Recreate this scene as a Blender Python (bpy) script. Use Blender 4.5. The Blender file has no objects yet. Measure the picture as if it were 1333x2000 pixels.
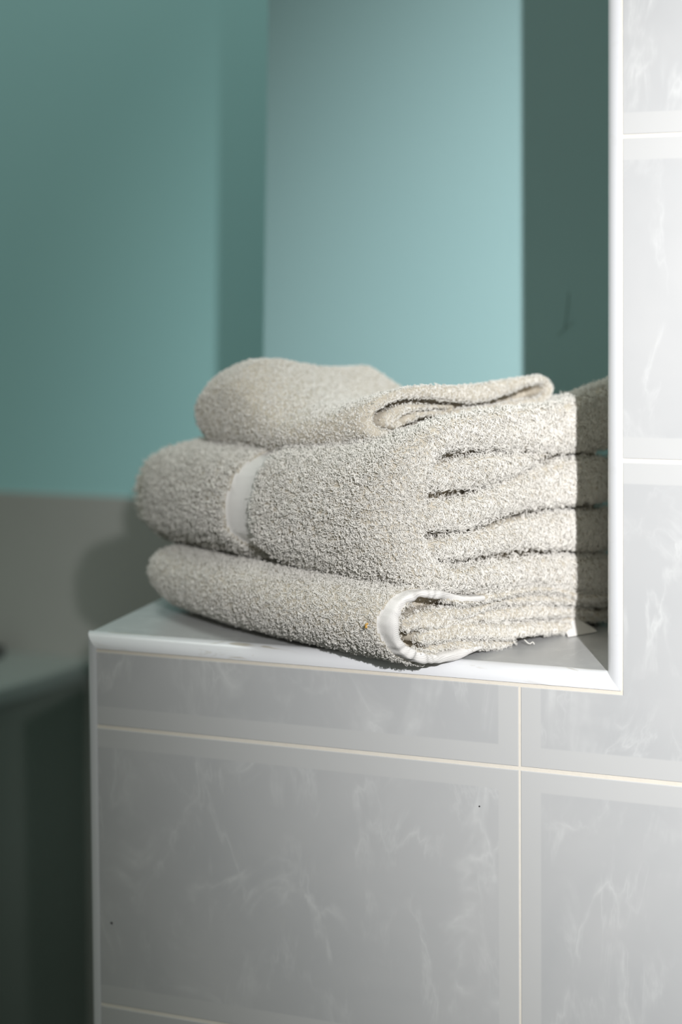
import bpy, math
import numpy as np
from mathutils import Matrix, Vector

# ------------------------------------------------------------------ camera, world, light, exposure
C = bpy.context.scene.collection
CAM = np.array([.1852, -.903, .3077])
yaw, pitch, roll, fpx, py0 = .3246, .0382, -.0071, 2826.0, 671.7
cy, sy, cp, sp = math.cos(yaw), math.sin(yaw), math.cos(pitch), math.sin(pitch)
fwd = np.array([-sy*cp, cy*cp, -sp]); rgt = np.array([cy, sy, 0.0]); upv = np.cross(rgt, fwd)
cr, sr = math.cos(roll), math.sin(roll)
R_, U_ = cr*rgt + sr*upv, -sr*rgt + cr*upv
cd = bpy.data.cameras.new('camera'); cam = bpy.data.objects.new('camera', cd); C.objects.link(cam)
cam.matrix_world = Matrix(((R_[0], U_[0], -fwd[0], CAM[0]), (R_[1], U_[1], -fwd[1], CAM[1]),
                           (R_[2], U_[2], -fwd[2], CAM[2]), (0, 0, 0, 1)))
cd.sensor_fit = 'VERTICAL'; cd.sensor_height = 36.0; cd.sensor_width = 24.0
cd.lens = fpx/2000*36; cd.shift_y = -(1000-py0)/2000
cd.clip_start = .02
cd.dof.use_dof = True; cd.dof.focus_distance = .925; cd.dof.aperture_fstop = 2.9
bpy.context.scene.camera = cam

sc = bpy.context.scene
sc.view_settings.view_transform = 'Standard'; sc.view_settings.look = 'None'
sc.view_settings.exposure = 0.0; sc.view_settings.gamma = 1.0; sc.view_settings.use_curve_mapping = False

w = bpy.data.worlds.new('world'); sc.world = w; w.use_nodes = True
nt = w.node_tree; nt.nodes.clear()
o = nt.nodes.new('ShaderNodeOutputWorld'); bg = nt.nodes.new('ShaderNodeBackground')
tc = nt.nodes.new('ShaderNodeTexCoord'); sx = nt.nodes.new('ShaderNodeSeparateXYZ')
rp = nt.nodes.new('ShaderNodeValToRGB')
mp = nt.nodes.new('ShaderNodeMapRange'); mp.inputs[1].default_value = -1; mp.inputs[2].default_value = 1
nt.links.new(tc.outputs['Generated'], sx.inputs[0]); nt.links.new(sx.outputs[2], mp.inputs[0])
nt.links.new(mp.outputs[0], rp.inputs[0]); nt.links.new(rp.outputs[0], bg.inputs[0]); nt.links.new(bg.outputs[0], o.inputs[0])
rp.color_ramp.elements[0].position = .34; rp.color_ramp.elements[0].color = (.012, .015, .012, 1)
rp.color_ramp.elements[1].position = .75; rp.color_ramp.elements[1].color = (.80, .86, .76, 1)
bg.inputs[1].default_value = .32

LP = Vector((.523, -1.2, .61))
ld = bpy.data.lights.new('vanity_spot', 'SPOT'); key = bpy.data.objects.new('vanity_spot', ld); C.objects.link(key)
key.location = LP
key.rotation_euler = (Vector((.38, .0, .215)) - LP).to_track_quat('-Z', 'Y').to_euler()
ld.energy = 124; ld.color = (1.0, .99, 1.0); ld.shadow_soft_size = .011
ld.spot_size = math.radians(60); ld.spot_blend = 1.0
# soft fill light, added overhead to brighten the recess behind the low wall
al = bpy.data.lights.new('recess_fill', 'AREA'); ao = bpy.data.objects.new('recess_fill', al); C.objects.link(ao)
al.shape = 'RECTANGLE'; al.size = .9; al.size_y = .5; al.energy = 8.8; al.color = (.93, 1.0, .96)
ao.location = (-.80, .12, 2.0)
ao.rotation_euler = (Vector((-.42, .45, .1)) - ao.location).to_track_quat('-Z', 'Y').to_euler()

# ------------------------------------------------------------------ helpers
def nodes(name):
    m = bpy.data.materials.new(name); m.use_nodes = True
    n = m.node_tree; b = n.nodes['Principled BSDF']
    return m, n, b
def N(n, t, **kw):
    x = n.nodes.new(t)
    for k, v in kw.items():
        if k.startswith('i_'):
            key_ = k[2:]; key_ = int(key_) if key_.isdigit() else key_
            x.inputs[key_].default_value = v
        else: setattr(x, k, v)
    return x
def math_(n, op, a, b=None, clamp=False):
    x = n.nodes.new('ShaderNodeMath'); x.operation = op; x.use_clamp = clamp
    for i, s in enumerate((a, b)):
        if s is None: continue
        if isinstance(s, (int, float)): x.inputs[i].default_value = s
        else: n.links.new(s, x.inputs[i])
    return x.outputs[0]
def mixc(n, fac, a, b):
    x = n.nodes.new('ShaderNodeMix'); x.data_type = 'RGBA'
    for idx, s in ((0, fac), (6, a), (7, b)):
        if isinstance(s, (int, float, tuple)): x.inputs[idx].default_value = s
        else: n.links.new(s, x.inputs[idx])
    return x.outputs[2]
def ramp(n, src, pts):
    x = n.nodes.new('ShaderNodeValToRGB'); n.links.new(src, x.inputs[0])
    e = x.color_ramp.elements
    e[0].position, e[0].color = pts[0]; e[1].position, e[1].color = pts[-1]
    for p_, c_ in pts[1:-1]:
        q = e.new(p_); q.color = c_
    return x.outputs[0]
g = lambda v: (v, v, v, 1)

def mesh_obj(name, V, F, mats, parent=None, mi=None, smooth=True):
    me = bpy.data.meshes.new(name)
    V = np.asarray(V, dtype=np.float32)
    if isinstance(F, np.ndarray):
        nf, k = F.shape
        me.vertices.add(len(V)); me.vertices.foreach_set('co', V.ravel())
        me.loops.add(nf*k); me.loops.foreach_set('vertex_index', F.astype(np.int32).ravel())
        me.polygons.add(nf); me.polygons.foreach_set('loop_start', np.arange(0, nf*k, k, dtype=np.int32))
        me.update(calc_edges=True); me.validate(verbose=False) if nf < 2000 else None
    else:
        me.from_pydata([tuple(map(float, v)) for v in V], [], F); me.update()
    for m in mats: me.materials.append(m)
    if mi is not None: me.polygons.foreach_set('material_index', np.asarray(mi, dtype=np.int32))
    me.polygons.foreach_set('use_smooth', np.full(len(me.polygons), smooth))
    ob = bpy.data.objects.new(name, me); C.objects.link(ob)
    if parent: ob.parent = parent
    return ob
def tag(ob, label=None, cat=None, group=None, kind=None):
    if label: ob['label'] = label
    if cat: ob['category'] = cat
    if group: ob['group'] = group
    if kind: ob['kind'] = kind
    return ob
class MB:
    def __init__(s): s.v = []; s.f = []; s.m = []
    def box(s, a, b, m=0, bev=0.0):
        x0, y0, z0 = a; x1, y1, z1 = b; k = len(s.v)
        if bev <= 0:
            s.v += [(x, y, z) for x in (x0, x1) for y in (y0, y1) for z in (z0, z1)]
            for q in ((0,1,3,2),(4,6,7,5),(0,4,5,1),(2,3,7,6),(0,2,6,4),(1,5,7,3)):
                s.f.append(tuple(k+i for i in q)); s.m.append(m)
        else:   # front (−Y) edges bevelled: a tile in the XZ plane
            e = bev
            ring = lambda d, y: [(x0+d, y, z0+d), (x1-d, y, z0+d), (x1-d, y, z1-d), (x0+d, y, z1-d)]
            L = [ring(0, y1), ring(0, y0+e), ring(e*.3, y0+e*.3), ring(e, y0)]
            for r in L: s.v += r
            for i in range(3):
                for j in range(4):
                    s.f.append((k+i*4+j, k+i*4+(j+1) % 4, k+(i+1)*4+(j+1) % 4, k+(i+1)*4+j)); s.m.append(m)
            s.f.append((k+12, k+13, k+14, k+15)); s.m.append(m)
    def sweep(s, rings, m=0, cap=True):
        k = len(s.v); n = len(rings[0])
        for r in rings: s.v += [tuple(p) for p in r]
        for i in range(len(rings)-1):
            for j in range(n):
                s.f.append((k+i*n+j, k+i*n+(j+1) % n, k+(i+1)*n+(j+1) % n, k+(i+1)*n+j)); s.m.append(m)
        if cap:
            s.f.append(tuple(k+j for j in reversed(range(n)))); s.m.append(m)
            s.f.append(tuple(k+(len(rings)-1)*n+j for j in range(n))); s.m.append(m)
    def build(s, name, mats, parent=None, smooth=False):
        return mesh_obj(name, s.v, s.f, mats, parent, s.m, smooth)

# ------------------------------------------------------------------ materials
def tile_material(name, borders, tint=1.0):
    m, n, b = nodes(name)
    co = N(n, 'ShaderNodeTexCoord').outputs['Object']
    sep = N(n, 'ShaderNodeSeparateXYZ'); n.links.new(co, sep.inputs[0])
    # wispy marble veins, elongated on the diagonal
    def wisps(scale, rot, stretch, width, dist, seed):
        mp = N(n, 'ShaderNodeMapping'); mp.inputs['Rotation'].default_value = rot
        mp.inputs['Scale'].default_value = stretch; mp.inputs['Location'].default_value = (seed, seed*.37, seed*1.7)
        n.links.new(co, mp.inputs[0])
        t = N(n, 'ShaderNodeTexNoise', i_Scale=scale, i_Detail=5.0, i_Roughness=.58, i_Distortion=dist)
        n.links.new(mp.outputs[0], t.inputs['Vector'])
        d = math_(n, 'ABSOLUTE', math_(n, 'SUBTRACT', t.outputs['Fac'], .5))
        return math_(n, 'POWER', math_(n, 'SUBTRACT', 1.0, math_(n, 'MULTIPLY', d, width), True), 2.0)
    w1 = wisps(11, (0, .75, 0), (1, 1, .45), 24, .7, 3.1)
    w2 = wisps(17, (0, -.5, 0), (1, 1, .5), 20, .9, 9.4)
    t = N(n, 'ShaderNodeTexNoise', i_Scale=26.0, i_Detail=3.0); n.links.new(co, t.inputs['Vector'])
    patch = math_(n, 'MULTIPLY', math_(n, 'SUBTRACT', t.outputs['Fac'], .40), 4.0, True)
    fine = N(n, 'ShaderNodeTexNoise', i_Scale=170.0, i_Detail=3.0); n.links.new(co, fine.inputs['Vector'])
    veins = math_(n, 'MULTIPLY', math_(n, 'MAXIMUM', w1, math_(n, 'MULTIPLY', w2, .7)), patch, True)
    cloud = N(n, 'ShaderNodeTexNoise', i_Scale=9.0, i_Detail=4.0, i_Distortion=.6); n.links.new(co, cloud.inputs['Vector'])
    base = ramp(n, cloud.outputs['Fac'], [(.3, (.50*tint, .51*tint, .515*tint, 1)), (.7, (.555*tint, .56*tint, .56*tint, 1))])
    vfac = math_(n, 'MULTIPLY', veins, math_(n, 'ADD', .14, math_(n, 'MULTIPLY', fine.outputs['Fac'], .7)))
    col = mixc(n, vfac, base, (.74*tint, .75*tint, .74*tint, 1))
    if borders:
        def band(src, size, off, lo, hi):
            fr = math_(n, 'WRAP', math_(n, 'SUBTRACT', src, off), size); n.nodes[-1].inputs[2].default_value = 0
            return fr
        def wrap(src, off, size):
            x = n.nodes.new('ShaderNodeMath'); x.operation = 'WRAP'
            n.links.new(math_(n, 'SUBTRACT', src, off), x.inputs[0]); x.inputs[1].default_value = size; x.inputs[2].default_value = 0
            return x.outputs[0]
        def inside(fr, size, bd):
            a = math_(n, 'MULTIPLY', math_(n, 'SUBTRACT', fr, bd-.0005), 1000.0, True)
            c = math_(n, 'MULTIPLY', math_(n, 'SUBTRACT', size-bd+.0005, fr), 1000.0, True)
            return math_(n, 'MULTIPLY', a, c)
        ix = inside(wrap(sep.outputs[0], 0.0, .33), .33, .0138)
        iz = inside(wrap(sep.outputs[2], 0.0, .20), .20, .0145)
        col = mixc(n, math_(n, 'MULTIPLY', ix, iz), (.585*tint, .59*tint, .585*tint, 1), col)
    n.links.new(col, b.inputs['Base Color'])
    b.inputs['Roughness'].default_value = .32; b.inputs['Specular IOR Level'].default_value = .35
    bt = N(n, 'ShaderNodeTexNoise', i_Scale=60.0, i_Detail=1.0); n.links.new(co, bt.inputs['Vector'])
    bp = N(n, 'ShaderNodeBump', i_Strength=.06, i_Distance=.002); n.links.new(bt.outputs['Fac'], bp.inputs['Height'])
    n.links.new(bp.outputs[0], b.inputs['Normal'])
    return m
M_tile = tile_material('marbled_wall_tile', True)
M_top = tile_material('marbled_ledge_tile', False, .98)

def plaster(name, c0, c1, rough=.45, bump=.15):
    m, n, b = nodes(name)
    co = N(n, 'ShaderNodeTexCoord').outputs['Object']
    t = N(n, 'ShaderNodeTexNoise', i_Scale=3.0, i_Detail=3.0); n.links.new(co, t.inputs['Vector'])
    n.links.new(ramp(n, t.outputs['Fac'], [(.35, c0+(1,)), (.65, c1+(1,))]), b.inputs['Base Color'])
    b.inputs['Roughness'].default_value = rough
    f = N(n, 'ShaderNodeTexNoise', i_Scale=120.0, i_Detail=4.0); n.links.new(co, f.inputs['Vector'])
    bp = N(n, 'ShaderNodeBump', i_Strength=bump, i_Distance=.001); n.links.new(f.outputs['Fac'], bp.inputs['Height'])
    n.links.new(bp.outputs[0], b.inputs['Normal'])
    return m
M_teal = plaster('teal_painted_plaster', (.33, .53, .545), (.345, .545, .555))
M_tealb = plaster('teal_back_wall_lightened', (.415, .735, .74), (.43, .75, .75))  # teal lightened to stand in for key light lacking on the back wall
M_dado = plaster('grey_dado', (.44, .44, .41), (.49, .49, .46), .3)
M_niche = plaster('pale_niche_tile', (.80, .77, .70), (.84, .81, .74), .35)
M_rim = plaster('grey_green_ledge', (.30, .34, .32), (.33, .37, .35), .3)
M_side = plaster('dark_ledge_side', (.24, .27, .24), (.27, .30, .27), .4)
M_dark = plaster('dark_plastic', (.02, .02, .02), (.03, .03, .03), .5)
M_floor = plaster('dark_floor_tile', (.05, .06, .055), (.07, .08, .07), .5)
M_scr = plaster('scratch', (.10, .17, .16), (.12, .19, .18), .7)
M_grout = plaster('cream_grout', (.76, .70, .60), (.86, .82, .74), .9, .5)

def trim_material(name, dirt):
    m, n, b = nodes(name)
    co = N(n, 'ShaderNodeTexCoord').outputs['Object']
    mp = N(n, 'ShaderNodeMapping'); mp.inputs['Scale'].default_value = (28, 160, 160); n.links.new(co, mp.inputs[0])
    t = N(n, 'ShaderNodeTexNoise', i_Scale=1.0, i_Detail=4.0, i_Distortion=.8); n.links.new(mp.outputs[0], t.inputs['Vector'])
    m2 = N(n, 'ShaderNodeTexNoise', i_Scale=14.0, i_Detail=2.0); n.links.new(co, m2.inputs['Vector'])
    f = math_(n, 'MULTIPLY', math_(n, 'MULTIPLY', math_(n, 'SUBTRACT', t.outputs['Fac'], .56), 14.0, True),
              math_(n, 'MULTIPLY', math_(n, 'SUBTRACT', m2.outputs['Fac'], .46), 8.0, True))
    n.links.new(mixc(n, math_(n, 'MULTIPLY', f, dirt), (.80, .81, .83, 1), (.50, .46, .38, 1)), b.inputs['Base Color'])
    b.inputs['Roughness'].default_value = .22
    return m
M_trim = trim_material('white_glazed_trim', .8); M_trimv = trim_material('white_glazed_corner_trim', .05)

def towel_material(name, c_lo, c_hi, transl=0):
    m, n, b = nodes(name)
    co = N(n, 'ShaderNodeTexCoord').outputs['Object']
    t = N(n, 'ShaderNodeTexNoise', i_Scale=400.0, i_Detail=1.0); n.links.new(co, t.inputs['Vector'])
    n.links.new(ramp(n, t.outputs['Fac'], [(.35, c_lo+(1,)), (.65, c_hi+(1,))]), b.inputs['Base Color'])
    b.inputs['Roughness'].default_value = .95; b.inputs['Specular IOR Level'].default_value = .15
    b.inputs['Sheen Weight'].default_value = .12; b.inputs['Sheen Roughness'].default_value = .5
    if transl:
        tr = N(n, 'ShaderNodeBsdfTranslucent'); tr.inputs[0].default_value = c_hi+(1,)
        mx = N(n, 'ShaderNodeMixShader'); mx.inputs[0].default_value = transl
        n.links.new(b.outputs[0], mx.inputs[1]); n.links.new(tr.outputs[0], mx.inputs[2])
        n.links.new(mx.outputs[0], n.nodes['Material Output'].inputs[0])
    return m
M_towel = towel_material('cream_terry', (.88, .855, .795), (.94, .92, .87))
M_body = towel_material('cream_terry_gap_shade', (.52, .475, .39), (.58, .53, .44), 0)  # shade between the loops put into a darker ground colour

def band_material():
    m, n, b = nodes('woven_cotton_band')
    at = N(n, 'ShaderNodeAttribute', attribute_name='weave')
    sep = N(n, 'ShaderNodeSeparateXYZ'); n.links.new(at.outputs['Vector'], sep.inputs[0])
    tri = math_(n, 'PINGPONG', sep.outputs[0], .004)
    s = math_(n, 'SINE', math_(n, 'MULTIPLY', math_(n, 'ADD', math_(n, 'MULTIPLY', tri, 1.6), sep.outputs[1]), 5200.0))
    b.inputs['Base Color'].default_value = (.86, .84, .81, 1)
    b.inputs['Roughness'].default_value = .8
    bp = N(n, 'ShaderNodeBump', i_Strength=.35, i_Distance=.0004); n.links.new(s, bp.inputs['Height'])
    n.links.new(bp.outputs[0], b.inputs['Normal'])
    return m
M_band = band_material()

# ------------------------------------------------------------------ structure
TT = .065                       # ledge top
# tiled low wall + pillar (front plane y=0)
G = .0011                       # half grout
def add_tiles(mb):
    gy = .0004
    # grout bed (slightly recessed) : low block, pillar
    mb.box((-.3047, gy, -.86), (1.0, .03, .0558), 1)
    mb.box((.0640, gy, .0558), (1.0, .03, 1.3), 1)
    H = .0006; cols = [(-.3037, -H), (H, .33-H), (.33+H, .66-H), (.66+H, .99)]
    for r in range(-4, 7):
        z0, z1 = r*.2+G, (r+1)*.2-G
        if r == 0: continue
        for ci, (x0, x1) in enumerate(cols):
            if r > 0:
                if ci == 0: continue
                if ci == 1: x0 = .0652
            if z0 > 1.2: continue
            mb.box((x0, 0, max(z0, -.85)), (x1, .012, z1), 0, .0006)
    # row cut around the ledge corner
    mb.box((-.3037, 0, G), (-H, .012, .0530), 0, .0006)
    for c in ((.33+H, .66-H), (.66+H, .99)): mb.box((c[0], 0, G), (c[1], .012, .2-G), 0, .0006)
    # L-shaped tile
    k = len(mb.v); e = .0006
    P = [(H, G), (.33-H, G), (.33-H, .2-G), (.0652, .2-G), (.0652, .0530), (H, .0530)]
    off = [(e, e), (-e, e), (-e, -e), (e, -e), (e, -e), (e, -e)]
    mb.v += [(x, .012, z) for x, z in P] + [(x, e, z) for x, z in P] + [(x+dx, 0, z+dz) for (x, z), (dx, dz) in zip(P, off)]
    for i in range(2):
        for j in range(6):
            mb.f.append((k+i*6+j, k+i*6+(j+1) % 6, k+(i+1)*6+(j+1) % 6, k+(i+1)*6+j)); mb.m.append(0)
    mb.f.append(tuple(k+12+j for j in (0, 1, 4, 5))); mb.m.append(0)
    mb.f.append(tuple(k+12+j for j in (1, 2, 3, 4))); mb.m.append(0)
mb = MB(); add_tiles(mb)
mb.box((.0560, .009, .056), (1.0, .30, 1.3), 2)           # pillar body, its unseen inner side made pale to bounce light onto the towels
mb.box((-.311, .008, -.86), (1.0, .30, .0645), 3)         # body of the low wall
WF = mb.build('wall_front', [M_tile, M_grout, M_niche, M_dado]); tag(WF, kind='structure')

# tiled top of the ledge
mb = MB()
mb.box((-.3105, .0095, .058), (.0565, .2995, TT), 0)
LT = mb.build('trim_ledge_top', [M_top]); tag(LT, kind='structure')

# quarter-round trims with mitred corners
def qprof(n=10):
    return [(math.sin(t)*1.0, math.cos(t)*1.0) for t in np.linspace(0, math.pi/2, n)]
def tube(pts_fn, ts, name, mat=None):
    mb = MB(); mb.sweep([pts_fn(t) for t in ts], 0); ob = mb.build(name, [mat or M_trim], smooth=True)
    md = ob.modifiers.new('e', 'EDGE_SPLIT'); md.split_angle = math.radians(40)
    return tag(ob, kind='structure')
r = .0098
rng = np.random.default_rng(5)
# horizontal: centre of arc at (y=r, z=TT-r); mitre both ends
def horiz(t):
    x0, x1 = -.3122, .0640
    out = []
    for a in np.linspace(0, math.pi/2, 12):
        y = r-.0007 - r*math.sin(a)*1.0; z = TT-r+.0004 + r*math.cos(a)
        d = TT+.0004-z                        # depth below the ledge surface -> mitre
        out.append((y, z, d))
    out.append((.0098, TT-r+.0004, r)); 
    L = []
    for (y, z, d) in out:
        xa = x0 + d*1.0; xb = x1 - .0092 + d*.94
        L.append((xa+(xb-xa)*t, y, z))
    return L
tube(horiz, np.linspace(0, 1, 40), 'trim_ledge_front')
def vert_left(t):
    L = []
    for a in np.linspace(0, math.pi/2, 12):
        x = -.3122+r - r*math.sin(a); y = r-.0007 - r*math.cos(a)
        d = x+.3122
        L.append((x, y, (TT+.0004-d*1.02)*(1-t) + (-.85)*t))
    L.append((-.3122+r, .0098, (TT-r)*(1-t)-.85*t))
    return L[::-1]
tube(vert_left, np.linspace(0, 1, 30), 'trim_outer_corner', M_trimv)
def vert_right(t):
    L = []
    for a in np.linspace(0, math.pi/2, 12):
        x = .0642 - r*.94*(math.sin(a)); y = r-.0007 - r*math.cos(a)
        d = x-(.0642-r*.94)
        L.append((x, y, (TT-.0002-d*1.0)*(1-t) + 1.28*t))
    L.append((.0642, .0098, (TT-r)*(1-t)+1.28*t))
    return L
tube(vert_right, np.linspace(0, 1, 30), 'trim_pillar_edge', M_trimv)

# teal pier behind the ledge, with a slightly out-of-plumb free edge
mb = MB(); k = 0
zs = np.linspace(-.86, 1.3, 30)
rings = []
for z in zs:
    lean = -.0035 + .0085*min(1.5, max(0, (.62-z)/.36))*-1
    xe = -.2805 + lean*1.0
    rings.append([(xe, .30, z), (1.0, .30, z), (1.0, .74, z), (xe, .74, z)])
mb.sweep(rings, 0)
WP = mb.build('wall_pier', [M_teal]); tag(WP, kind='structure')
# fine scratches in the pier paint (shadowed strip beside the pillar)
# far wall: teal above grey dado
mb = MB()
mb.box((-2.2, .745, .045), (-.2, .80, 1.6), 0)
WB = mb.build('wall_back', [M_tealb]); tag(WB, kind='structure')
mb = MB(); mb.box((-2.2, .742, -.86), (-.2, .80, .045), 0)
tag(mb.build('wall_back_dado', [M_dado]), kind='structure')
mb = MB(); mb.box((-2.2, -1.6, -.90), (1.2, .80, -.86), 0)
tag(mb.build('floor', [M_floor]), kind='structure')

# low ledge left of the block: rounded front edge
zr = -.165
edge = [(-.86, .05), (-.83, .2), (-.785, .40), (-.746, .582), (-.726, .643), (-.712, .70), (-.706, .741)]
mb = MB(); rings = []
for (x, y) in edge:
    prof = [(x-1.2, y, zr), (x-.005, y, zr)] + [(x-.005+.005*math.sin(a), y, zr-.005+.005*math.cos(a)) for a in np.linspace(.2, math.pi/2, 7)] + \
           [(x, y, zr-.02), (x-.012, y, zr-.024), (x-1.2, y, zr-.024)]
    rings.append(prof)
mb.sweep(rings, 0)
lowl = bpy.data.objects.new('low_ledge', None); C.objects.link(lowl); lowl.location = (-.7, .4, -.86)
tag(lowl, 'low grey-green ledge with rounded edge running to the back wall', 'ledge')
def parent_keep(ob, p):
    ob.parent = p; ob.matrix_parent_inverse = Matrix.Translation(-p.location)
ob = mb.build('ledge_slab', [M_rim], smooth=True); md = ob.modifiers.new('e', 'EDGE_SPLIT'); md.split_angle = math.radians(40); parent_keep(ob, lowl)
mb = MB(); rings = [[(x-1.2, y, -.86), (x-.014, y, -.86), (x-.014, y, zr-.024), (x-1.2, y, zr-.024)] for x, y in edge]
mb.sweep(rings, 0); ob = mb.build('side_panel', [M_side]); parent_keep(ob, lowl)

# ------------------------------------------------------------------ towels
def seg_dist(V, W, path, shrink=0.0):
    """2D ribbon: distance to polyline with interpolated half thickness"""
    best = np.full(V.shape, 9.0, np.float32)
    for (a, b) in zip(path[:-1], path[1:]):
        ax, ay, ra = a; bx, by, rb = b
        dx, dy = bx-ax, by-ay; L = dx*dx+dy*dy
        t = np.clip(((V-ax)*dx+(W-ay)*dy)/L, 0, 1)
        d = np.hypot(V-ax-t*dx, W-ay-t*dy) - (ra+(rb-ra)*t - shrink)
        np.minimum(best, d, out=best)
    return best
def poly_sdf(V, W, P):
    P = np.array(P); d = np.full(V.shape, 9.0); s = np.ones(V.shape)
    n = len(P)
    for i in range(n):
        a, b = P[i], P[(i-1) % n]
        ex, ey = b-a; wx, wy = V-a[0], W-a[1]
        t = np.clip((wx*ex+wy*ey)/(ex*ex+ey*ey), 0, 1)
        d = np.minimum(d, (wx-ex*t)**2+(wy-ey*t)**2)
        c1 = W >= a[1]; c2 = W < b[1]; c3 = ex*wy > ey*wx
        s = np.where((c1 & c2 & c3) | (~c1 & ~c2 & ~c3), -s, s)
    return s*np.sqrt(d)
def smin(a, b, k):
    h = np.clip(.5+.5*(b-a)/k, 0, 1)
    return b*(1-h)+a*h-k*h*(1-h)
def rint(a, b, r):          # rounded intersection
    p, q = np.maximum(a+r, 0), np.maximum(b+r, 0)
    return np.minimum(np.maximum(a+r, b+r), 0)+np.hypot(p, q)-r
def resample(path, n):
    P = np.array(path, float); s = np.r_[0, np.cumsum(np.hypot(*(P[1:, :2]-P[:-1, :2]).T))]
    # Catmull-Rom like smoothing through cubic interpolation
    t = np.linspace(0, s[-1], n); out = []
    m = np.gradient(P, s, axis=0)
    for c in range(P.shape[1]):
        i = np.clip(np.searchsorted(s, t)-1, 0, len(s)-2); h = s[i+1]-s[i]; x = (t-s[i])/h
        out.append((2*x**3-3*x**2+1)*P[i, c]+(x**3-2*x**2+x)*h*m[i, c]+(-2*x**3+3*x**2)*P[i+1, c]+(x**3-x**2)*h*m[i+1, c])
    return np.array(out).T

def surface_nets(F, org, h):
    """F: scalar grid (nx,ny,nz), negative inside. returns verts, quads"""
    nx, ny, nz = F.shape
    S = F < 0
    cnt = np.zeros((nx-1, ny-1, nz-1), np.int8)
    for i in (0, 1):
        for j in (0, 1):
            for k in (0, 1): cnt += S[i:nx-1+i, j:ny-1+j, k:nz-1+k]
    act = (cnt > 0) & (cnt < 8)
    idx = -np.ones(act.shape, np.int64); I = np.argwhere(act); idx[act] = np.arange(len(I))
    acc = np.zeros((len(I), 3)); num = np.zeros(len(I))
    for ax in range(3):
        o1, o2 = [a for a in range(3) if a != ax]
        for p in (0, 1):
            for q in (0, 1):
                A = I.copy(); A[:, o1] += p; A[:, o2] += q; B = A.copy(); B[:, ax] += 1
                fa = F[A[:, 0], A[:, 1], A[:, 2]]; fb = F[B[:, 0], B[:, 1], B[:, 2]]
                cr = (fa < 0) != (fb < 0); t = np.where(cr, fa/np.where(cr, fa-fb, 1), 0)
                pt = (A-I).astype(float); pt[:, ax] += t
                acc[cr] += pt[cr]; num += cr
    Vv = (I + acc/num[:, None])*h + org
    quads = []
    for ax in range(3):
        o1, o2 = (ax+1) % 3, (ax+2) % 3
        sl0 = [slice(1, -1)]*3; sl0[ax] = slice(0, F.shape[ax]-1)
        sl1 = list(sl0); sl1[ax] = slice(1, F.shape[ax])
        a, b = S[tuple(sl0)], S[tuple(sl1)]
        E = np.argwhere(a != b); fl = a[a != b]
        off = np.array([1, 1, 1]); off[ax] = 0; E = E+off
        def cell(d1, d2):
            e = E.copy(); e[:, o1] -= d1; e[:, o2] -= d2
            return idx[e[:, 0], e[:, 1], e[:, 2]]
        q = np.stack([cell(1, 1), cell(0, 1), cell(0, 0), cell(1, 0)], 1)
        q[~fl] = q[~fl][:, ::-1]
        quads.append(q)
    Q = np.concatenate(quads)[:, ::-1]
    return Vv, Q[(Q >= 0).all(1)]

UD = np.array([-math.cos(math.radians(30)), math.sin(math.radians(30)), 0])
VD = np.array([math.sin(math.radians(33)), math.cos(math.radians(33)), 0])
O3 = np.array([-.05, -.012, TT])

def vnormals(V, Q):
    n = np.cross(V[Q[:, 2]]-V[Q[:, 0]], V[Q[:, 3]]-V[Q[:, 1]])
    out = np.zeros_like(V)
    for k in range(4): np.add.at(out, Q[:, k], n)
    return out/np.maximum(np.linalg.norm(out, axis=1), 1e-12)[:, None], np.linalg.norm(n, axis=1)/2

def vnoise(P, scale, seed):
    """smooth vector noise from a few sine waves"""
    rg = np.random.default_rng(seed); out = np.zeros(len(P))
    for k in range(7):
        d = rg.normal(size=3); d /= np.linalg.norm(d); f = scale*(.6+1.1*rg.random())
        out += np.sin(P@d*f+rg.random()*6.28)
    return out/7

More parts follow.
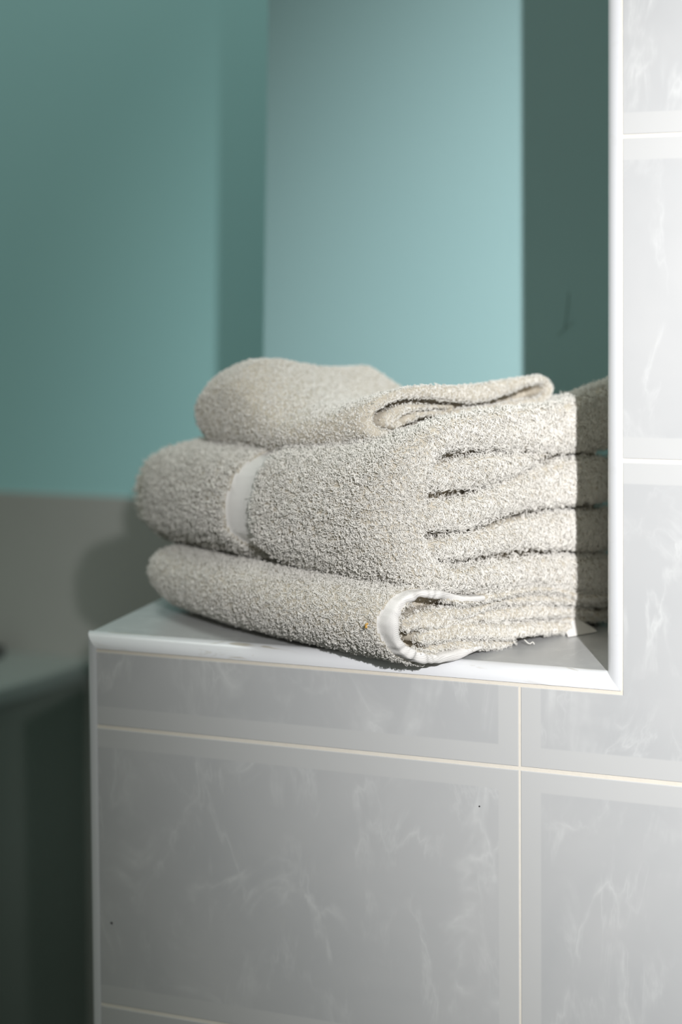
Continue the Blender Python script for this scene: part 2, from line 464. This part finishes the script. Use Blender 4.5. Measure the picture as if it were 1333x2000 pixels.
def towel(name, spec, seed):
    h = spec['h']; (u0, u1), (v0, v1), (w0, w1) = spec['box']
    us, vs, ws = np.arange(u0, u1, h), np.arange(v0, v1, h), np.arange(w0, w1, h)
    V2, W2 = np.meshgrid(vs, ws, indexing='ij')
    U3 = us[:, None, None]
    # near-end limit, rounded round the fold corner
    Rc = spec['Rc']; vc = spec['vc']
    x = np.clip(vc+Rc-V2, 0, Rc*.999)
    ulim = (Rc-np.sqrt(Rc*Rc-x*x))[None]
    F = None
    for i, (path, uo) in enumerate(spec['ribbons']):
        P = resample(path, 4*len(path)); d2 = seg_dist(V2, W2, P, spec.get('gap', .0006))
        wob = spec.get('wob', .0012)*np.sin(V2*70+i*2.1+W2*40)[None]
        d = rint(d2[None]+0*U3, ulim+uo+wob-U3, spec['re'])
        F = d if F is None else smin(F, d, .0012)
    hull2 = poly_sdf(V2, W2, resample(spec['hull']+[spec['hull'][0]], 120)[:-1])
    core = rint(hull2[None]+.004+0*U3, ulim+spec['slit']-U3, .004)
    F = smin(F, core, .002)
    # far end and the back
    Rf = spec['Rf']
    env = rint(hull2[None]-.0005, (U3-spec['L'])*spec.get('es', .65), Rf)
    F = np.maximum(F, env)
    back = V2[None]-(spec['vmax']-spec['vtap']*np.clip(U3-.0, 0, 1))
    F = rint(F, back, spec.get('rback', .012))
    for fn in spec.get('carve', []):
        F = fn(F, U3, V2[None], W2[None])
    F = F.astype(np.float32)
    L, Q = surface_nets(F, np.array([u0, v0, w0]), h)
    def warp(L):
        u, v, w_ = L.T
        bu = spec['bot'](u, v); k = spec['top'](u)
        z = bu + (w_-spec['base'])*k
        vv = v + spec['voff'](u, w_)
        if 'dz' in spec: z = z + spec['dz'](u, v, w_)
        z = z + spec.get('lump', .0015)*vnoise(L, 60, seed+1)
        vv = vv + spec.get('lump', .0015)*vnoise(L, 55, seed+2)
        P = O3 + u[:, None]*UD + vv[:, None]*VD
        P[:, 2] = TT + z
        return P
    W = warp(L)
    Nn, A = vnormals(W, Q)
    bandf = spec.get('band')
    B = bandf(L) if bandf is not None else np.zeros(len(L))
    W = W - Nn*(B*spec.get('bandin', .0012))[:, None]
    if 'ripple' in spec:
        an_ = np.arctan2(L[:, 2]-.0275, L[:, 1]+.012)
        rp_ = spec['ripple']*(np.sin(an_*7+1.5*np.sin(an_*3)+L[:, 0]*260)+.5*np.sin(an_*17+2*np.sin(an_*5)))
        W = W + (Nn*.6-UD*.8)*(B*rp_)[:, None]
    fb = B[Q].mean(1) > .5
    # tufts ---------------------------------------------------------------
    rg = np.random.default_rng(seed)
    ctr = W[Q].mean(1); fn_ = Nn[Q].mean(1)
    view = CAM-ctr; view /= np.linalg.norm(view, axis=1)[:, None]
    facing = (fn_*view).sum(1)
    dens = np.where(facing > -.35, 1.0, .12)*np.where((W[Q].mean(1)[:, 2] < TT+.0015), 0, 1)
    dens *= .72+.28*np.clip(-(fn_@UD)*1.6-.3, 0, 1)
    dens[fb] = 0
    lc = L[Q].mean(1); xx = np.clip(vc+Rc-lc[:, 1], 0, Rc*.999)
    dep = lc[:, 0]-(Rc-np.sqrt(Rc*Rc-xx*xx))-spec.get('u00', 0)
    hq = poly_sdf(lc[:, 1], lc[:, 2], resample(spec['hull']+[spec['hull'][0]], 120)[:-1])
    dens *= np.where((dep > spec.get('killd', spec['re']*.75)) & (hq < -.005), .06, 1)
    pw = A*dens; n = int(spec['density']*pw.sum())
    fi = rg.choice(len(Q), n, p=pw/pw.sum())
    a, b = rg.random(n)[:, None], rg.random(n)[:, None]
    q = Q[fi]
    base = (W[q[:, 0]]*(1-a)*(1-b)+W[q[:, 1]]*a*(1-b)+W[q[:, 2]]*a*b+W[q[:, 3]]*(1-a)*b)
    nn = (Nn[q[:, 0]]*(1-a)*(1-b)+Nn[q[:, 1]]*a*(1-b)+Nn[q[:, 2]]*a*b+Nn[q[:, 3]]*(1-a)*b)
    nn /= np.linalg.norm(nn, axis=1)[:, None]
    bu = L[q].mean(1)
    # lay direction: clumped pseudo-random tangent
    ang = 6.28*(vnoise(base, 420, seed+5)*1.6+vnoise(base, 900, seed+7)*1.0)+rg.normal(size=n)*spec.get('rand', .7)
    t1 = np.cross(nn, [0.31, .2, .93]); t1 /= np.linalg.norm(t1, axis=1)[:, None]; t2 = np.cross(nn, t1)
    tan = np.cos(ang)[:, None]*t1+np.sin(ang)[:, None]*t2
    wB = np.clip(-(nn@UD)*1.6-.5, 0, 1)[:, None]          # the folded edges are combed downwards
    comb = np.array([0, 0, -1.0])+.45*VD*(1+vnoise(base, 90, seed+3)[:, None]*2.5); comb = comb-nn*(nn@comb.T if comb.ndim == 1 else (nn*comb).sum(1))[:, None]
    tan = tan*(1-.62*wB)+comb*wB*.95; tan /= np.linalg.norm(tan, axis=1)[:, None]
    hh = spec['pile']*(.65+.7*rg.random(n))*np.clip(1+.3*vnoise(base, 300, seed+9)+spec.get('clump', .75)*vnoise(base, 1500, seed+15)+.4*vnoise(base, 2600, seed+17), .25, 2); ll = spec['lay']*(.5+rg.random(n)); hh = hh*(1-spec.get('bcut', .48)*wB[:, 0]); ll = ll*(1+.1*wB[:, 0])
    th = spec['thick']*(.75+.5*rg.random(n))
    side = np.cross(nn, tan)
    curl = rg.normal(size=n)*.35
    T = np.linspace(0, 1, 5); rings = []
    for t in T:
        hgt = hh*(math.sin(t*2.5))*1.0
        p = base - nn*.0004 + nn*hgt[:, None] + tan*(ll*t**1.4)[:, None] + side*(ll*curl*math.sin(t*4.0))[:, None]
        rings.append(p)
    vt = []; 
    for k, t in enumerate(T):
        dirv = rings[min(k+1, 4)]-rings[max(k-1, 0)]; dirv /= np.maximum(np.linalg.norm(dirv, axis=1), 1e-9)[:, None]
        e1 = np.cross(dirv, side); e1 /= np.maximum(np.linalg.norm(e1, axis=1), 1e-9)[:, None]; e2 = np.cross(dirv, e1)
        rad = th*(1.0 if t < .9 else .55)
        for j in range(3):
            an = 2.0944*j
            vt.append(rings[k]+(e1*math.cos(an)+e2*math.sin(an))*rad[:, None])
    vt = np.stack(vt, 1).reshape(-1, 3)
    bs = (np.arange(n)*15)[:, None]
    fq = []
    for k in range(4):
        for j in range(3):
            fq.append(np.stack([k*3+j, k*3+(j+1) % 3, (k+1)*3+(j+1) % 3, (k+1)*3+j], 0)[None]+bs)
    fq = np.concatenate(fq)
    qn = np.cross(vt[fq[:, 2]]-vt[fq[:, 0]], vt[fq[:, 3]]-vt[fq[:, 1]]); cc = vt[fq].mean(1)
    ax_ = vt.reshape(n, 15, 3).reshape(n, 5, 3, 3).mean(2)
    cen = np.concatenate([(ax_[:, k]+ax_[:, k+1])/2 for k in range(4) for j in range(3)])
    bad = (qn*(cc-cen)).sum(1) < 0; fq[bad] = fq[bad][:, ::-1]
    # body (without band) + pile in one mesh
    Qb = Q[~fb]
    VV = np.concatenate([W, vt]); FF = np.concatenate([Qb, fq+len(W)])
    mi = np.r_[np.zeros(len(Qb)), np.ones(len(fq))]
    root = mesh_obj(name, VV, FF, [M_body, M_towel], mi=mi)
    if fb.any():
        used, inv = np.unique(Q[fb], return_inverse=True)
        bm_ = mesh_obj('woven_band', W[used], inv.reshape(-1, 4), [M_band], parent=root)
        at = bm_.data.attributes.new('weave', 'FLOAT_VECTOR', 'POINT')
        Lu = L[used]; ang = np.arctan2(Lu[:, 2]-spec.get('wc', .1), Lu[:, 1]-.03)
        vec = np.stack([Lu[:, 0]-spec.get('bu0', 0), Lu[:, 2]*1.0, ang], 1).astype(np.float32)
        at.data.foreach_set('vector', vec.ravel())
        bm_['label'] = spec.get('bandlabel', 'flat white woven band')
    print(name, 'verts', len(VV), 'tufts', n)
    return root, warp

lerp = lambda xs, ys: (lambda u: np.interp(u, xs, ys))
def carve_stroke(path, r, u_lo, u_hi, ubase=0.0):
    def fn(F, U, V, W):
        d2 = seg_dist(V[0], W[0], resample([(a, b, r*c) for a, b, c in path], 3*len(path)))[None]
        d = np.maximum(d2, np.maximum(u_lo-U, U-u_hi))
        return -smin(-F, d, .003)
    return fn

DENS = 1.0
# ---- middle towel
mid_hull = [(.195, .186), (.172, .1815), (.145, .171), (.112, .166), (.075, .1645), (.04, .1635), (.005, .160), (-.018, .151), (-.029, .128), (-.032, .10),
            (-.029, .072), (-.016, .053), (.005, .0465), (.04, .043), (.075, .0395), (.11, .0365), (.14, .026), (.172, .0185), (.195, .015)]
mid = dict(h=.0016, box=((-.012, .375), (-.045, .205), (.0, .20)), Rc=.040, vc=-.033, re=.0075, slit=.022, gap=.0022,
    ribbons=[
     ([(.195, .158, .026), (.160, .152, .0235), (.134, .1475, .0195), (.110, .1475, .018), (.07, .1495, .0150), (.035, .1500, .0135), (.005, .1475, .0125), (-.010, .138, .0135),
       (-.0165, .118, .0145), (-.018, .10, .0145), (-.0155, .078, .0135), (-.006, .0625, .0125), (.010, .056, .0100), (.035, .0535, .0105), (.07, .0515, .0118),
       (.10, .049, .0118), (.134, .0415, .0145), (.16, .037, .016), (.195, .033, .017)], 0.0),
     ([(-.002, .1230, .0108), (.035, .1232, .0128), (.07, .1245, .0098), (.098, .1285, .0060), (.118, .130, .0020)], .0015),
     ([(.0, .0985, .0122), (.035, .098, .0120), (.06, .102, .0122), (.096, .1068, .0160), (.13, .1090, .0182), (.160, .1075, .0182), (.195, .106, .018)], .0005),
     ([(.0, .0765, .0092), (.035, .0757, .0103), (.075, .0772, .0132), (.128, .0740, .0155), (.16, .0705, .0178), (.195, .069, .0180)], .0018)],
    hull=mid_hull, L=.341, Rf=.047, es=.38, vmax=.192, vtap=.20,
    base=.047, bot=lambda u, v: np.interp(u, [0, .04, .11, .18, .25, .34], [.047, .0455, .046, .051, .047, .047]) ,
    top=lerp([0, .036, .07, .11, .165, .20, .26, .34], [1.0, .90, .84, .79, .70, .69, .69, .62]),
    voff=lambda u, w_: -.020*np.sin(np.clip(u, 0, .34)*math.pi/.34)*np.clip((w_-.02)/.06, .5, 1) + .0035*np.exp(-((u-.142)/.015)**2)*(w_ > 0),
    lump=.0018, density=1.25e6*DENS, pile=.0029, lay=.0026, thick=.00024, wc=.10, bu0=.17)
def mid_band(L):
    u, v, w_ = L.T
    c = .1445 - .004*np.clip((w_-.10)/.05, 0, 1)**2 - .026*np.clip((.092-w_)/.042, 0, 1.2)**2 - .035*np.clip(v+.01, 0, .2)
    return np.clip((.0138-np.abs(u-c))/.0018+.5, 0, 1)
mid['band'] = mid_band
Tm, _ = towel('folded_towel', mid, 11)
tag(Tm, 'thick cream terry bath towel with a flat woven band, middle of the stack', 'towel', 'folded towels on the tiled ledge')

# ---- bottom towel
bot_hull = [(.195, .024), (.172, .0245), (.14, .0290), (.115, .036), (.09, .0405), (.06, .0425), (.03, .045), (.003, .050), (-.018, .0530), (-.035, .0485), (-.0425, .038),
            (-.0420, .026), (-.034, .0145), (-.020, .006), (-.005, .0015), (.02, .0005), (.06, .0005), (.10, .0005), (.14, .0005), (.195, .0005)]
bot = dict(h=.0013, box=((-.012, .34), (-.055, .205), (-.006, .062)), Rc=.008, vc=-.044, re=.0026, slit=.020, gap=.0011, killd=.006, bcut=.68,
    ribbons=[
     ([(.195, .0215, .0030), (.165, .0225, .0030), (.135, .0265, .0028), (.11, .0345, .0026), (.09, .0375, .0026), (.052, .0385, .0030), (.025, .0395, .004), (.003, .0455, .0042), (-.018, .0485, .0042), (-.0315, .0445, .0046),
       (-.0378, .036, .0048), (-.0375, .0265, .0048), (-.030, .0160, .0050), (-.018, .0095, .0050), (-.004, .0055, .0048), (.018, .0045, .0044), (.030, .0065, .0038), (.038, .0065, .0030)], -.0015),
     ([(-.022, .030, .0055), (-.010, .0325, .0052), (.006, .0325, .0048), (.024, .0305, .0040), (.056, .0330, .0030), (.09, .0310, .0032), (.13, .0240, .0030), (.16, .0180, .0030), (.195, .0165, .0032)], .001),
     ([(-.010, .0285, .0042), (.004, .0275, .0042), (.030, .0265, .0038), (.056, .0245, .0045), (.09, .0225, .0052), (.12, .0175, .0040), (.15, .0130, .003)], .0016),
     ([(-.012, .020, .0045), (.004, .0200, .0058), (.030, .0185, .0055), (.060, .0135, .0058), (.09, .0110, .0052), (.125, .0060, .0045)], .0010),
     ([(-.002, .0110, .0038), (.018, .0110, .0032), (.045, .0065, .0034), (.062, .0040, .0034), (.075, .0030, .002)], .0030),
     ([(.12, .0105, .0030), (.15, .0090, .0045), (.195, .0080, .0055)], .004)],
    hull=bot_hull, L=.279, Rf=.025, es=.5, vmax=.192, vtap=.20,
    base=.0, bot=lambda u, v: -.0 + .0*u, top=lerp([0, .05, .12, .2, .3], [1.0, 1.0, .97, .95, .93]),
    voff=lambda u, w_: -.016*np.sin(np.clip(u, 0, .30)*math.pi/.30),
    lump=.0008, density=1.4e6*DENS, pile=.0019, lay=.0018, thick=.00021, wc=.03, bu0=.0)
def bot_band(L):      # flat hem along the selvedge that faces the camera
    u, v, w_ = L.T
    x = np.clip(-.044+.008-v, 0, .0079); ul = .008-np.sqrt(.008**2-x*x)
    d = np.minimum(1, np.clip((.0075-(u-ul))/.0012, 0, 1))
    outer = (poly_sdf(v, w_, resample(bot_hull+[bot_hull[0]], 120)[:-1]) > -.0078) & (v < .040)
    return d*outer
bot['band'] = bot_band; bot['bandin'] = .0006; bot['ripple'] = .0006; bot['bandlabel'] = 'flat white hem curling round the fold'
def bot_hole(F, U, V, W):
    d = np.hypot((V+.0135)/1.7, (W-.0405)/.75)-.0048
    d = np.maximum(d, U-.03)
    return -smin(-F, d, .002)
bot['carve'] = [bot_hole]
Tb, _ = towel('folded_towel', bot, 23)
tag(Tb, 'thinner cream towel lying on the ledge, bottom of the stack, hem curled', 'towel', 'folded towels on the tiled ledge')

# ---- top towel (offset origin)
top_hull = [(.168, .172), (.164, .1785), (.150, .1815), (.12, .1815), (.08, .180), (.04, .1795), (.018, .1770), (.0, .172), (-.011, .163), (-.0105, .152), (.0, .144),
            (.02, .1415), (.05, .1500), (.088, .153), (.12, .155), (.150, .158), (.165, .163)]
top = dict(h=.0013, box=((.025, .30), (-.03, .185), (.125, .20)), Rc=.022, vc=-.013, re=.0032, killd=.0045, slit=.024, gap=.0011,
    ribbons=[
     ([(.040, .1500, .0045), (.022, .1460, .0045), (.004, .1485, .0048), (-.0055, .1555, .0048), (-.0040, .1655, .0048), (.006, .1715, .0048), (.020, .1745, .0045), (.04, .1750, .0050), (.07, .1725, .0062), (.10, .1720, .0072),
       (.125, .1755, .0055), (.145, .1780, .0038), (.158, .1765, .0038), (.1625, .1700, .0040), (.158, .1655, .0042), (.13, .1615, .0045), (.10, .1585, .0055), (.07, .1570, .0058)], .045),
     ([(.012, .1600, .0060), (.022, .1640, .0048), (.040, .1650, .0030), (.07, .1640, .0025)], .0475),
     ([(.010, .1570, .0048), (.020, .1555, .0050), (.028, .1570, .0042)], .050),
     ([(.030, .1580, .0042), (.040, .1600, .0030), (.06, .1595, .0030)], .047),
     ([(.040, .1520, .004), (.06, .1515, .0035), (.12, .1540, .003), (.15, .160, .003)], .048)],
    hull=top_hull, L=.258, Rf=.020, es=.34, vmax=.194, vtap=.32, rback=.009,
    base=.145, bot=lambda u, v: .145 + np.interp(u, [.045, .09, .15, .20, .26], [-.002, -.011, -.018, -.018, -.018]),
    top=lerp([.04, .07, .10, .13, .16, .19, .23, .26], [1.0, 1.0, .96, 1.02, 1.42, 1.92, 1.84, 1.55]),
    voff=lambda u, w_: -.016*np.sin(np.clip(u, 0, .30)*math.pi/.30),
    dz=lambda u, v, w_: -.005*np.clip((w_-.15)/.02, 0, 1)*np.clip((.055-v)/.06, 0, 1)*np.exp(-((u-.125)/.045)**2) - .013*np.clip((v-.02)/.11, 0, 1)*np.clip((w_-.15)/.02, 0, 1)*np.clip((u-.09)/.05, 0, 1),
    lump=.0008, density=1.15e6*DENS, pile=.0013, lay=.0014, thick=.00022, u00=.045)
top['slit'] = .045+.020
top['ubase'] = .045
Tt, _ = towel('folded_towel', top, 37)
tag(Tt, 'small cream hand towel folded loosely on top of the stack', 'towel', 'folded towels on the tiled ledge')

# ------------------------------------------------------------------ small details
# white care tag poking out under the bottom towel
def place(ob, parent=None): return ob
P = lambda u, v, z: O3 + u*UD + v*VD + np.array([0, 0, z])
tagv = []
a = [P(-.001, .120, .0005), P(-.004, .1465, .0006), P(.004, .1520, .0010), P(.006, .1350, .0105), P(.012, .128, .0085)]
k = .0006
Vt = np.array(a+[p+np.array([0, 0, k])+UD*.0004 for p in a])
Ft = [(0, 1, 3), (1, 2, 3), (0, 3, 4), (5, 8, 6), (6, 8, 7), (5, 9, 8), (0, 5, 6, 1), (1, 6, 7, 2), (2, 7, 8, 3), (3, 8, 9, 4), (4, 9, 5, 0)]
tg = mesh_obj('care_tag', Vt, Ft, [M_band], parent=Tb, smooth=False); tg['label'] = 'white fabric tag folded to a point'
# loose thread and orange fleck on the bottom towel
def thread(name, pts, rad, mat, parent):
    mb = MB(); rings = []
    pts = resample([tuple(p) for p in pts], 14)
    for i, p in enumerate(pts):
        d = pts[min(i+1, 13)]-pts[max(i-1, 0)]; d /= np.linalg.norm(d); e1 = np.cross(d, [0.1, .3, 1]); e1 /= np.linalg.norm(e1); e2 = np.cross(d, e1)
        rings.append([p+rad*(math.cos(t)*e1+math.sin(t)*e2) for t in np.linspace(0, 2*math.pi, 6)[:-1]])
    mb.sweep(rings, 0); return mb.build(name, [mat], parent, True)
thread('loose_thread', [P(.002, .080, .0045), P(-.002, .0815, .0022), P(-.0035, .0825, .0034), P(-.0045, .0828, .0020)], .00035, M_towel, Tb)
m_or, n_or, b_or = nodes('orange_lint'); b_or.inputs['Base Color'].default_value = (.75, .45, .12, 1); b_or.inputs['Roughness'].default_value = .9
fl = thread('orange_fleck', [P(.0105, -.0495, .0335), P(.0120, -.0500, .0322), P(.0110, -.0500, .0312), P(.0122, -.0500, .0308)], .0007, m_or, Tb)
fl['label'] = 'tiny orange fleck of lint'
# fine scratches in the pier paint beside the pillar, and two specks on the tiles
for pts, rad in (([(-.0189, .2999, .3030), (-.0200, .2999, .2905), (-.0226, .2999, .2735)], .00030),
                 ([(-.0147, .2999, .2790), (-.0215, .2999, .2735), (-.0284, .2999, .2672)], .00022)):
    thread('scratch', [np.array(p) for p in pts], rad, M_scr, WP)
def speck(x, z, rad):
    mb = MB(); mb.sweep([[(x+rr*rad*math.cos(t), y, z+rr*rad*math.sin(t)) for t in np.linspace(0, 2*math.pi, 11)[:-1]] for rr, y in ((1, .0003), (.9, -.00015), (.4, -.0003))], 0)
    mb.build('speck', [M_dark], WF, True)
speck(-.2933, -.1402, .0010); speck(-.0264, -.0274, .0006)
# made-up black shape for an unidentified dark blob on the low ledge
mb = MB()
prof = [(.0, 0), (.017, 0), (.019, .004), (.018, .010), (.012, .0125), (.006, .013), (.005, .018), (.0, .0185)]
cx, cy_ = -.842, .712
mb.sweep([[(cx+max(a, .0005)*math.cos(t), cy_+max(a, .0005)*math.sin(t), zr+b+.0005) for t in np.linspace(0, 2*math.pi, 25)[:-1]] for a, b in prof], 0)
st = mb.build('unidentified_dark_object', [M_dark], None, True)
tag(st, 'small black round unidentified object on the low ledge at the back wall', 'unidentified object')
